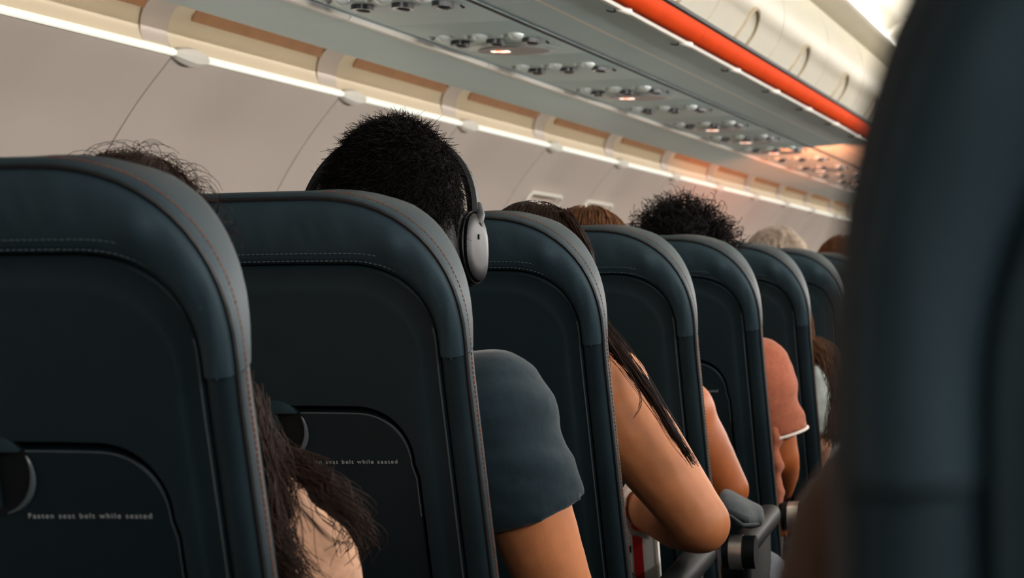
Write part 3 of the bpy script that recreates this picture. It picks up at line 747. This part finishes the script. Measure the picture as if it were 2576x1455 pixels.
    for i in (0, 1):
        k_ = kn[i]; q = MB(); q.capsule((k_.x, k_.y - 0.09, 0.05), 0.045, (k_.x, k_.y + 0.09, 0.042), 0.040); q.box((k_.x, k_.y, 0.012), (0.045, 0.13, 0.012), None, 0.008)
        remesh(q, 'shoe', CL_black, e, 0.01, 2)
    hair_fn(e, hp, HR, O)
    return e, hp, R_, L_, O

def cap_pts(n, ymax=0.35, zmin=-0.6):
    """points on the hairy part of the unit head (x right, y face, z up)"""
    V = rng.normal(size=(n * 6, 3)); V /= np.linalg.norm(V, axis=1, keepdims=True)
    x, y, z = V.T
    ok = (z > zmin) & (y < ymax + 0.5 * np.maximum(0, z)) & ~((y > -0.15) & (z < -0.35) & (np.abs(x) > 0.5))
    return V[ok][:n]
def head_arr(hp, Q):        # head-local array (..., 3) -> parent space
    o = np.array(hp(0, 0, 0)); M = np.stack([np.array(hp(1, 0, 0)) - o, np.array(hp(0, 1, 0)) - o, np.array(hp(0, 0, 1)) - o])
    return Q @ M + o
def hair_cap(hp, R, grow=1.0, nape=-0.095, extra=None):
    mb = MB()
    mb.ellipsoid(hp(0, -0.014, 0.012), (0.081 * grow, 0.092 * grow, 0.101 * grow), R, 24, 16); mb.ellipsoid(hp(0, -0.035, -0.045), (0.074, 0.060, 0.075), R); mb.ellipsoid(hp(0, -0.03, -0.08), (0.060, 0.045, 0.05), R)
    mb.capsule(hp(0, -0.05, -0.06), 0.045, hp(0, -0.045, nape), 0.035)
    for sx in (-1, 1): mb.ellipsoid(hp(sx * 0.060, -0.022, -0.055), (0.029, 0.046, 0.066), R)
    if extra: extra(mb)
    return mb
def add_strands(e, polys, m, r0, r1, name='hair_strands'):
    vs, fs = strands(polys, r0, r1); o = meshobj(name, vs, fs, m, e); o['kind'] = 'stuff'; return o
def flow(hp, V, rad, steps, down, wave=0.0, out=0.0, freq=30, back=0.25):
    """strands lying on the head from directions V, running down the back"""
    n = len(V); rad = np.broadcast_to(rad, (n,))[:, None]; ln = (np.broadcast_to(down, (n,)) / steps)[:, None]; ph = rng.random((n, 1)) * 6.28
    c = np.array([0, -0.014, 0.010]); s = np.array([0.083, 0.095, 0.104]) * rad
    p = V * s + c; d = np.stack([V[:, 0] * 0.15, np.minimum(V[:, 1], 0.1) - back, np.full(n, -0.55)], 1); d /= np.linalg.norm(d, axis=1, keepdims=True)
    out_ = []
    for i in range(steps + 1):
        wv = wave * np.concatenate([np.sin(freq * i * ln + ph), np.cos(freq * i * ln * 0.8 + ph * 2), 0.3 * np.sin(freq * i * ln * 1.3 + ph)], 1)
        out_.append(p + wv * (i / steps) ** 0.5)
        p = p + d * ln + V * out * ln * (1 - i / steps)
        k = np.linalg.norm((p - c) / s, axis=1, keepdims=True); p = np.where(k < 1, c + (p - c) / k, p)
        d = d * 0.8 + np.array([0, 0, -1]) * 0.2 + ((p - c) / s) * 0.02; d /= np.linalg.norm(d, axis=1, keepdims=True)
    return list(head_arr(hp, np.stack(out_, 1)))

XP = XC
# ---- row 2: short dark hair, over-ear headphones, slate T-shirt
def hair2(e, hp, HR, O):
    ob = remesh(hair_cap(hp, HR, 1.0, -0.14), 'hair', H_dark, e, 0.006, 4); ripple(ob, 0.0025, (60, 60, 60), 2)
    V = cap_pts(15000, 0.3, -0.75); n = len(V); top = np.maximum(0, V[:, 2:3])
    base = V * np.array([0.080, 0.092, 0.104]) + np.array([0, -0.014, 0.011])
    low = V[:, 2] < -0.5; base[low] = V[low] * np.array([0.074, 0.05, 0.14]) + np.array([0, -0.05, 0.01])
    L = 0.016 - 0.003 * top + rng.random((n, 1)) * 0.006
    tang = np.concatenate([rng.normal(size=(n, 1)) * 0.35, -0.25 - 0.4 * (V[:, 1:2] < 0) + rng.normal(size=(n, 1)) * 0.3, -0.95 + 0.75 * top], 1)
    dd = V * (0.10 + 0.22 * top * rng.random((n, 1))) + tang * 0.8; dd /= np.linalg.norm(dd, axis=1, keepdims=True)
    cv = rng.normal(size=(n, 3)) * 0.3 - V * 0.12
    P = list(head_arr(hp, np.stack([base + dd * L * f + cv * L * f * f for f in (0, 0.35, 0.7, 1.0)], 1)))
    add_strands(e, P, H_dark, 0.0005, 0.0002)
h2 = at(988, 548, 3.17)
HROT2 = (math.radians(-16), math.radians(5), math.radians(4))
sh2 = at(1238, 1042, 3.14); el2 = at(1418, 1530, 3.18); wr2 = at(1560, 1640, 3.45)
e2, hp2, *_ = person('person in a slate T-shirt with short dark hair wearing headphones', XP, row_t(2), h2, HROT2, SK1, CL_navy, CL_dark, hair2, R=(sh2, el2, wr2), sleeve=0.52, vox=0.007, girth=1.12, armr=1.14)
# headphones
hpR = Euler(HROT2, 'XYZ').to_matrix()
M_hp = mat('headphone_black', (16, 18, 20), 0.45, 0.3, 0.05); M_hpc = mat('headphone_cover', (12, 13, 15), 0.34, 0.10, 0.05); M_hppad = mat('ear_pad', (18, 20, 22), 0.6, 0.4, 0.1, 80)
ph = empty('headphones', at(970, 546, 3.17), 'black over-ear headphones worn over short dark hair', 'headphones')
def hq(x, y, z): return hpR @ Vector((x * 0.94, y, z))
n = 40; vs = []; fs = []; prof = [(-0.018, 0.0), (-0.015, 0.006), (0, 0.008), (0.015, 0.006), (0.018, 0.0), (0.015, -0.007), (0, -0.009), (-0.015, -0.007)]
for i in range(n + 1):
    a = math.radians(13 + 154 * i / n); cs, sn = math.cos(a), math.sin(a)
    bx, bz = 0.112 * math.copysign(abs(cs) ** 0.85, cs), -0.022 + 0.136 * sn ** 0.85
    nx, nz = cs, sn * 0.9
    wsc = 0.75 + 0.35 * sn
    for (py, pn_) in prof: vs.append(hq(bx + nx * pn_, 0.022 + 0.03 * (sn - 0.2) + py * wsc, bz + nz * pn_))
m_ = len(prof)
for i in range(n):
    for j in range(m_): fs.append((i * m_ + j, i * m_ + (j + 1) % m_, (i + 1) * m_ + (j + 1) % m_, (i + 1) * m_ + j))
link('headband', vs, fs, M_hp, ph)
for s in (1, -1):
    cz = -0.038
    Rt = hpR @ Matrix.Rotation(s * math.radians(-6), 3, 'Y')
    P0 = Vector((s * 0.100, 0.018, cz)); RZ = Matrix.Rotation(math.radians(-17) * s, 3, 'Z')
    def cupspin(p): return Rt @ (P0 - Vector((s * 0.007, 0, 0)) + RZ @ (p - P0))
    def cup(x, ry, rz, th, nm, m, par, sq=2.4):
        vs = []; fs = []; nn = 32; rings = [(0, 0.0), (0.0, 0.9), (0.25, 0.985), (0.5, 1.0), (0.75, 0.985), (0.95, 0.86), (1.0, 0.6), (1.03, 0.0)]
        for (h, k) in rings:
            for j in range(nn):
                a = 2 * math.pi * j / nn; cs, sn = math.cos(a), math.sin(a)
                k_ = max(k, 0.001)
                vs.append(cupspin(Vector((s * (x + th * h), 0.018 + ry * k_ * math.copysign(abs(cs) ** (2 / sq), cs), cz + rz * k_ * math.copysign(abs(sn) ** (2 / sq), sn)))))
        for i in range(len(rings) - 1):
            for j in range(nn): fs.append((i * nn + j, i * nn + (j + 1) % nn, (i + 1) * nn + (j + 1) % nn, (i + 1) * nn + j))
        return link(nm, vs, fs, m, par)
    ec = cup(0.096, 0.036, 0.046, 0.016, 'ear_cup', M_hp, ph)
    cup(0.078, 0.037, 0.047, 0.020, 'ear_pad', M_hppad, ec); cup(0.112, 0.031, 0.041, 0.008, 'cover_plate', M_hpc, ec)
    MB().tube([cupspin(Vector((s * 0.113, 0.018 + 0.0335 * math.cos(a), cz + 0.0435 * math.sin(a)))) for a in [2 * math.pi * i / 32 for i in range(32)]], 0.0018, 6, closed=True).build('trim_ring', M_hpc, ec)
    MB().box(cupspin(Vector((s * 0.1205, 0.016, cz + 0.012))), (0.0008, 0.001, 0.003), Rt @ RZ).build('microphone_slot', M_dark, ec)
    y = MB(); y.tube([hq(s * 0.110, 0.022, 0.030), hq(s * 0.114, 0.021, 0.016), hq(s * 0.113, 0.02, 0.006), Rt @ Vector((s * 0.103, 0.018, cz + 0.036))], [0.007, 0.0095, 0.010, 0.009], 10); y.build('yoke', M_hp, ph)

# ---- row 1: hair over the headrest and down the aisle side, beige sleeve
def hair1(e, hp, HR, O):
    ob = remesh(hair_cap(hp, HR, 1.06), 'hair', H_brown, e, 0.007, 4)
    V = cap_pts(2600, 0.5, -0.3); P = flow(hp, V, 1.0 + rng.random(len(V)) * 0.07, 8, 0.10 + rng.random(len(V)) * 0.1, 0.004, 0.1, 40)
    V = rng.normal(size=(420, 3)); V[:, 2] = np.abs(V[:, 2]) + 0.5; V /= np.linalg.norm(V, axis=1, keepdims=True)    # flyaways on the crown
    a = np.cross(V, rng.normal(size=V.shape)); a /= np.linalg.norm(a, axis=1, keepdims=True); L = 0.012 + rng.random((len(V), 1)) * 0.016; b0 = V * np.array([0.086, 0.096, 0.106])
    P += list(head_arr(hp, np.stack([b0 + V * L * math.sin(f * 2.4) * 0.9 + a * L * (1 - math.cos(f * 2.4)) for f in np.linspace(0, 1, 8)], 1)))
    add_strands(e, P, H_brown, 0.00045, 0.00022)
    # lock falling beside the seat into the aisle
    P = []
    def guide(pts, n, sp, wv):
        G = [at(*p) - O for p in pts]; G = [Vector(q) for q in smooth_prof3(G, 6)]
        for i in range(n):
            o1 = Vector(rng.normal(size=3)) * sp; o2 = Vector(rng.normal(size=3)) * sp * 1.4; ph_ = rng.random() * 6; cut = int(len(G) * (0.7 + 0.3 * rng.random()))
            P.append([g + o1 * (1 - k / len(G)) + o2 * (k / len(G)) + Vector((math.sin(k * 0.7 + ph_), math.cos(k * 0.6 + ph_), 0)) * wv for k, g in enumerate(G[:max(cut, 5)])])
    guide([(600, 1000, 2.36), (645, 1090, 2.36), (685, 1200, 2.37), (700, 1330, 2.38), (720, 1500, 2.38)], 450, 0.008, 0.003)
    guide([(600, 1020, 2.40), (670, 1130, 2.40), (760, 1180, 2.40), (830, 1240, 2.40), (900, 1330, 2.41), (880, 1420, 2.41)], 170, 0.008, 0.006)
    guide([(600, 1000, 2.34), (655, 1250, 2.34), (690, 1400, 2.34), (780, 1500, 2.34)], 350, 0.009, 0.003)
    guide([(650, 1050, 2.36), (700, 1200, 2.33), (790, 1320, 2.33), (850, 1365, 2.33), (905, 1362, 2.34)], 5, 0.001, 0.0005)
    guide([(600, 1100, 2.35), (660, 1320, 2.35), (740, 1500, 2.35)], 300, 0.010, 0.003)
    add_strands(e, P, H_brown, 0.0006, 0.0003, 'hair_lock')
def smooth_prof3(P, n):
    out = []
    for i in range(len(P) - 1):
        p0, p1, p2, p3 = P[max(i - 1, 0)], P[i], P[i + 1], P[min(i + 2, len(P) - 1)]
        for k in range(n):
            t = k / n; out.append(0.5 * ((2 * p1) + (-p0 + p2) * t + (2 * p0 - 5 * p1 + 4 * p2 - p3) * t * t + (-p0 + 3 * p1 - 3 * p2 + p3) * t ** 3))
    out.append(P[-1]); return out
h1 = at(318, 698, 2.48)
person('person with untidy dark brown hair and a beige sleeve, at the left edge', XP, row_t(1), h1, (math.radians(-8), math.radians(4), 0), SK3, CL_beige, CL_dark, hair1,
       R=(at(655, 1330, 2.42), at(800, 1480, 2.46), at(760, 1640, 2.70)), sleeve=1.9, armr=0.80)

# ---- row 3: long dark hair, bare arm, elbow on the armrest
def long_hair(seed_n, m, grow, fall, wave, r0=0.0006):
    def fn(e, hp, HR, O):
        def ex(mb): mb.ellipsoid(hp(0, -0.055, -0.075), (0.074, 0.04, 0.08), HR)
        ob = remesh(hair_cap(hp, HR, grow, -0.14, ex), 'hair', m, e, 0.007, 4)
        V = cap_pts(seed_n, 0.5, -0.2); P = flow(hp, V, grow * (0.99 + rng.random(len(V)) * 0.04), 10, fall * (0.6 + 0.5 * rng.random(len(V))), wave, 0.05, 25)
        add_strands(e, P, m, r0, r0 * 0.6)
    return fn
def lock(e, O, pts, n, sp, wv, m, r=0.0006, taper=0.4):
    P = []; G = smooth_prof3([at(*p) - O for p in pts], 6)
    for i in range(n):
        o1 = Vector(rng.normal(size=3)) * sp; o2 = Vector(rng.normal(size=3)) * sp * taper; ph_ = rng.random() * 6; cut = int(len(G) * (0.75 + 0.25 * rng.random()))
        P.append([g + o1 * (1 - k / len(G)) + o2 * (k / len(G)) + Vector((math.sin(k * 0.7 + ph_), math.cos(k * 0.6 + ph_), 0.4 * math.sin(k * 0.9 + ph_))) * wv for k, g in enumerate(G[:max(cut, 5)])])
    return add_strands(e, P, m, r, r * 0.5, 'hair_lock')
h3 = at(1348, 718, 4.0)
e3, hp3, R3, L3, O3 = person('person with long dark hair and bare arm resting an elbow in the aisle', XP, row_t(3), h3, (math.radians(-6), 0, math.radians(-5)), SK1, CL_black, CL_dark, long_hair(2600, H_brown, 1.08, 0.16, 0.002),
       R=(at(1520, 985, 4.02), at(1762, 1318, 4.02), at(1600, 1268, 4.22)), sleeve=0.0, vox=0.006, armr=1.22)
lock(e3, O3, [(1480, 800, 3.99), (1520, 845, 3.96), (1570, 900, 3.94), (1640, 1000, 3.94), (1700, 1100, 3.94), (1752, 1175, 3.95)], 260, 0.008, 0.001, H_brown)
lock(e3, O3, [(1520, 840, 3.93), (1590, 950, 3.92), (1612, 1010, 3.92), (1590, 1060, 3.92)], 7, 0.002, 0.001, H_brown, 0.0005)
lock(e3, O3, [(1420, 540, 3.97), (1458, 590, 3.95), (1484, 650, 3.95), (1486, 760, 3.95)], 350, 0.004, 0.001, H_brown, 0.0006, 0.9)
wb = MB(); wdir = (R3[2] - R3[1]).normalized(); zx = wdir.orthogonal().normalized(); zy = wdir.cross(zx); wc = R3[1] + (R3[2] - R3[1]) * 0.80
for i in range(3): wb.tube([wc + wdir * (0.007 * i) + (zx * math.cos(a) + zy * math.sin(a)) * (0.044 + 0.0015 * math.sin(a * 9 + i)) for a in [2 * math.pi * j / 28 for j in range(28)]], 0.0045, 6, closed=True)
wbo = wb.build('hair_tie', M_cuff); wbo.location = O3; tag(wbo, 'white fabric band round the wrist of the bare-armed person', 'wristband')
# booklet held below the wrist
bo = empty('booklet', at(1600, 1400, 4.25), 'white booklet with a red stripe held below the bare arm', 'booklet', rot=(math.radians(8), 0, math.radians(-12)))
M_paper = mat('paper_white', (206, 206, 202), 0.7, 0.2, 0.05); M_red = mat('red_print', (170, 34, 30), 0.7, 0.2, 0.08); M_ink = mat('black_print', (26, 26, 28), 0.7, 0.2, 0.05)
MB().box((0, 0, 0), (0.040, 0.004, 0.07), None, 0.001).build('pages', M_paper, bo); MB().box((0.006, -0.0045, 0), (0.008, 0.0006, 0.07)).build('red_stripe', M_red, bo)
MB().box((-0.024, -0.0045, -0.012), (0.014, 0.0006, 0.006)).build('printed_block', M_ink, bo); MB().box((-0.022, -0.0045, 0.012), (0.016, 0.0006, 0.005)).build('printed_block', M_ink, bo); MB().box((0.039, -0.0035, 0), (0.002, 0.003, 0.07)).build('spine', M_rail, bo)

# ---- row 4: chestnut hair, tan arm
h4 = at(1478, 696, 4.72)
person('person with chestnut hair showing between two seats and a tan bare arm', XP, row_t(4), h4, (math.radians(-4), 0, math.radians(6)), SK2, CL_black, CL_jean, long_hair(2200, H_mid, 1.08, 0.25, 0.002, 0.0008),
       R=(at(1712, 1040, 4.70), at(1828, 1232, 4.74), at(1760, 1330, 5.0)), sleeve=0.0, armr=1.08, knees=(None, at(1905, 1470, 5.0)))
# grey garment over the armrest beside that arm
def garment():
    e = empty('folded_jacket', at(1860, 1330, 4.60), 'crumpled grey cloth jacket lying on the armrest beside the tan arm', 'jacket'); O = Vector(e.location)
    rows = [[(1795, 1320), (1815, 1310), (1850, 1318), (1885, 1335), (1912, 1325), (1926, 1318)],
            [(1795, 1285), (1822, 1275), (1855, 1290), (1888, 1305), (1905, 1296), (1924, 1300)],
            [(1800, 1250), (1824, 1248), (1858, 1262), (1888, 1275), (1900, 1280), (1922, 1282)],
            [(1810, 1232), (1832, 1226), (1858, 1243), (1880, 1260), (1900, 1268), (1922, 1276)],
            [(1815, 1230), (1830, 1228), (1855, 1238), (1885, 1250), (1905, 1262), (1920, 1272)]]
    dep = [[0.0, -.012, -.03, -.02, 0.0, 0.0], [0.0, -.03, -.022, -.035, 0.01, 0.0], [0.02, 0.0, -.015, 0.012, 0.03, 0.02], [0.05, 0.03, 0.035, 0.04, 0.05, 0.05], [0.12, 0.12, 0.12, 0.12, 0.12, 0.12]]
    vs = []; fs = []
    for r_, d_ in zip(rows, dep):
        for (x, y), dd in zip(r_, d_): vs.append(at(x, y, 4.60 + dd) - O)
    n = 6
    for i in range(4):
        for j in range(n - 1): fs.append((i * n + j, i * n + j + 1, (i + 1) * n + j + 1, (i + 1) * n + j))
    k = len(vs)
    for r_ in rows[0:1]:
        for (x, y) in r_: vs.append(at(x, y + 6, 4.72) - O)
    for j in range(n - 1): fs.append((j, j + 1, k + j + 1, k + j)); fs.append((k + j, k + j + 1, 4 * n + j + 1, 4 * n + j))
    fs.append((0, k, 4 * n, 3 * n, 2 * n, n)); fs.append((n - 1, 2 * n - 1, 3 * n - 1, 4 * n - 1, 5 * n - 1, k + n - 1))
    o = link('cloth', vs, fs, CL_jacket, e); sd = o.modifiers.new('sub', 'SUBSURF'); sd.levels = 1; sd.render_levels = 2
    MB().tube([at(1800, 1290, 4.575) - O, at(1840, 1300, 4.56) - O, at(1870, 1322, 4.56) - O, at(1908, 1320, 4.58) - O], 0.003, 6).build('hem', CL_jacket, e)
garment()

# ---- row 5: curly dark hair, coral sleeve
def curly(e, hp, HR, O):
    ob = remesh(hair_cap(hp, HR, 1.08, -0.10), 'hair', H_dark, e, 0.007, 3); ripple(ob, 0.008, (45, 45, 45), 5)
    P = []
    for v in cap_pts(1500, 0.5, -0.3):
        base = np.array([v[0] * 0.085, v[1] * 0.096 - 0.01, v[2] * 0.106 + 0.01]); r = 0.006 + rng.random() * 0.009; ph_ = rng.random() * 6.28
        up_ = v * (0.02 + 0.025 * rng.random() * (1.2 if v[2] > 0.3 else 0.5)) + np.array([0, 0, -0.01])
        a = np.cross(v, rng.normal(size=3)); a /= np.linalg.norm(a) + 1e-6; b = np.cross(v, a)
        P.append([hp(*(base + up_ * (i / 11) * 1.2 + (v * math.sin(i * 0.75 + ph_) * 0.8 + b * math.cos(i * 0.75 + ph_)) * r)) for i in range(12)])
    add_strands(e, P, H_dark, 0.0009, 0.0006)
h5 = at(1715, 672, 5.48)
e5, hp5, R5, L5, O5 = person('person with curly dark hair and a coral short sleeve with pale hem', XP, row_t(5), h5, (0, 0, 0), SK2, CL_coral, CL_dark, curly,
       R=(at(1908, 940, 5.44), at(1962, 1150, 5.46), at(1950, 1270, 5.72)), sleeve=0.74, armr=1.06, cuff=M_cuff)
fr = MB()
for i in range(9):
    c = at(1948 + 4 * math.sin(i * 1.9) + i * 1.2, 1085 + i * 22, 5.40) - O5; fr.ellipsoid(c, (0.012 + 0.004 * math.sin(i * 2.2), 0.02, 0.014), None, 12, 8)
remesh(fr, 'shirt_ruffle', CL_coral, e5, 0.006, 3)

# ---- row 6: white top, long wavy brown hair over the aisle side
h6 = at(1945, 860, 6.30)
e6, hp6, R6, L6, O6 = person('person in a white top with long wavy brown hair leaning into the aisle', XP, row_t(6), h6, (math.radians(-20), math.radians(14), 0), SK3, CL_white, CL_jean, long_hair(900, H_mid, 1.06, 0.2, 0.004, 0.0008),
       R=(at(2040, 955, 6.2), at(2056, 1110, 6.2), at(2030, 1200, 6.45)), sleeve=0.9, armr=0.95)
lock(e6, O6, [(2020, 870, 6.2), (2062, 890, 6.08), (2100, 940, 6.06), (2112, 1000, 6.06), (2100, 1080, 6.06), (2085, 1120, 6.06)], 420, 0.010, 0.006, H_mid, 0.0009, 1.2)
lock(e6, O6, [(2030, 880, 6.2), (2085, 900, 6.08), (2126, 970, 6.06), (2135, 1050, 6.06), (2115, 1110, 6.06)], 420, 0.012, 0.006, H_mid, 0.0009, 1.2)
gb = MB(); G = at(2088, 1152, 6.4); gb.ellipsoid((0, 0, 0), (0.036, 0.06, 0.045)); gb.ellipsoid((0.012, 0.03, -0.03), (0.04, 0.05, 0.03)); gb.capsule((-0.02, 0, -0.04), 0.022, (0.03, 0.0, 0.03), 0.018)
g = empty('bundled_cardigan', G, 'light grey bundled cardigan in the aisle below the wavy brown hair', 'cardigan'); go = remesh(gb, 'knit', CL_grey, g, 0.006, 3); ripple(go, 0.006, (30, 30, 30), 4)

# ---- row 7: grey hair; row 9: auburn hair
def short_grey(m):
    def fn(e, hp, HR, O):
        remesh(hair_cap(hp, HR, 1.04, -0.12), 'hair', m, e, 0.007, 4)
        V = cap_pts(1500, 0.5, -0.5); P = flow(hp, V, 1.04 + rng.random(len(V)) * 0.05, 6, 0.05 + 0.03 * rng.random(len(V)), 0.003, 0.12, 60)
        add_strands(e, P, m, 0.0009, 0.0006)
    return fn
person('person whose grey hair shows above the seventh seat', XP, row_t(7), at(1952, 688, 6.98), (0, 0, math.radians(8)), SK1, CL_grey, CL_dark, short_grey(H_grey), vox=0.011)
person('person whose auburn hair just shows above the farthest seats', XP, row_t(9), at(2122, 690, 8.5), (0, 0, 0), SK1, CL_dark, CL_dark, short_grey(H_aub), vox=0.011)
# ---- passenger in the out-of-focus seat on the right: brown sleeve in the aisle
person('out-of-focus brown-sleeved arm of the passenger in the blurred near seat', near.location.x, 0.64, Vector((near.location.x + 0.03, 0.98, 1.08)), (0, 0, 0), SK1, CL_brown, CL_dark, short_grey(H_dark),
       Lf=(at(2400, 1430, 1.06), at(2420, 2000, 1.12), at(2500, 2100, 1.32)), sleeve=1.8, vox=0.011, armr=1.0)
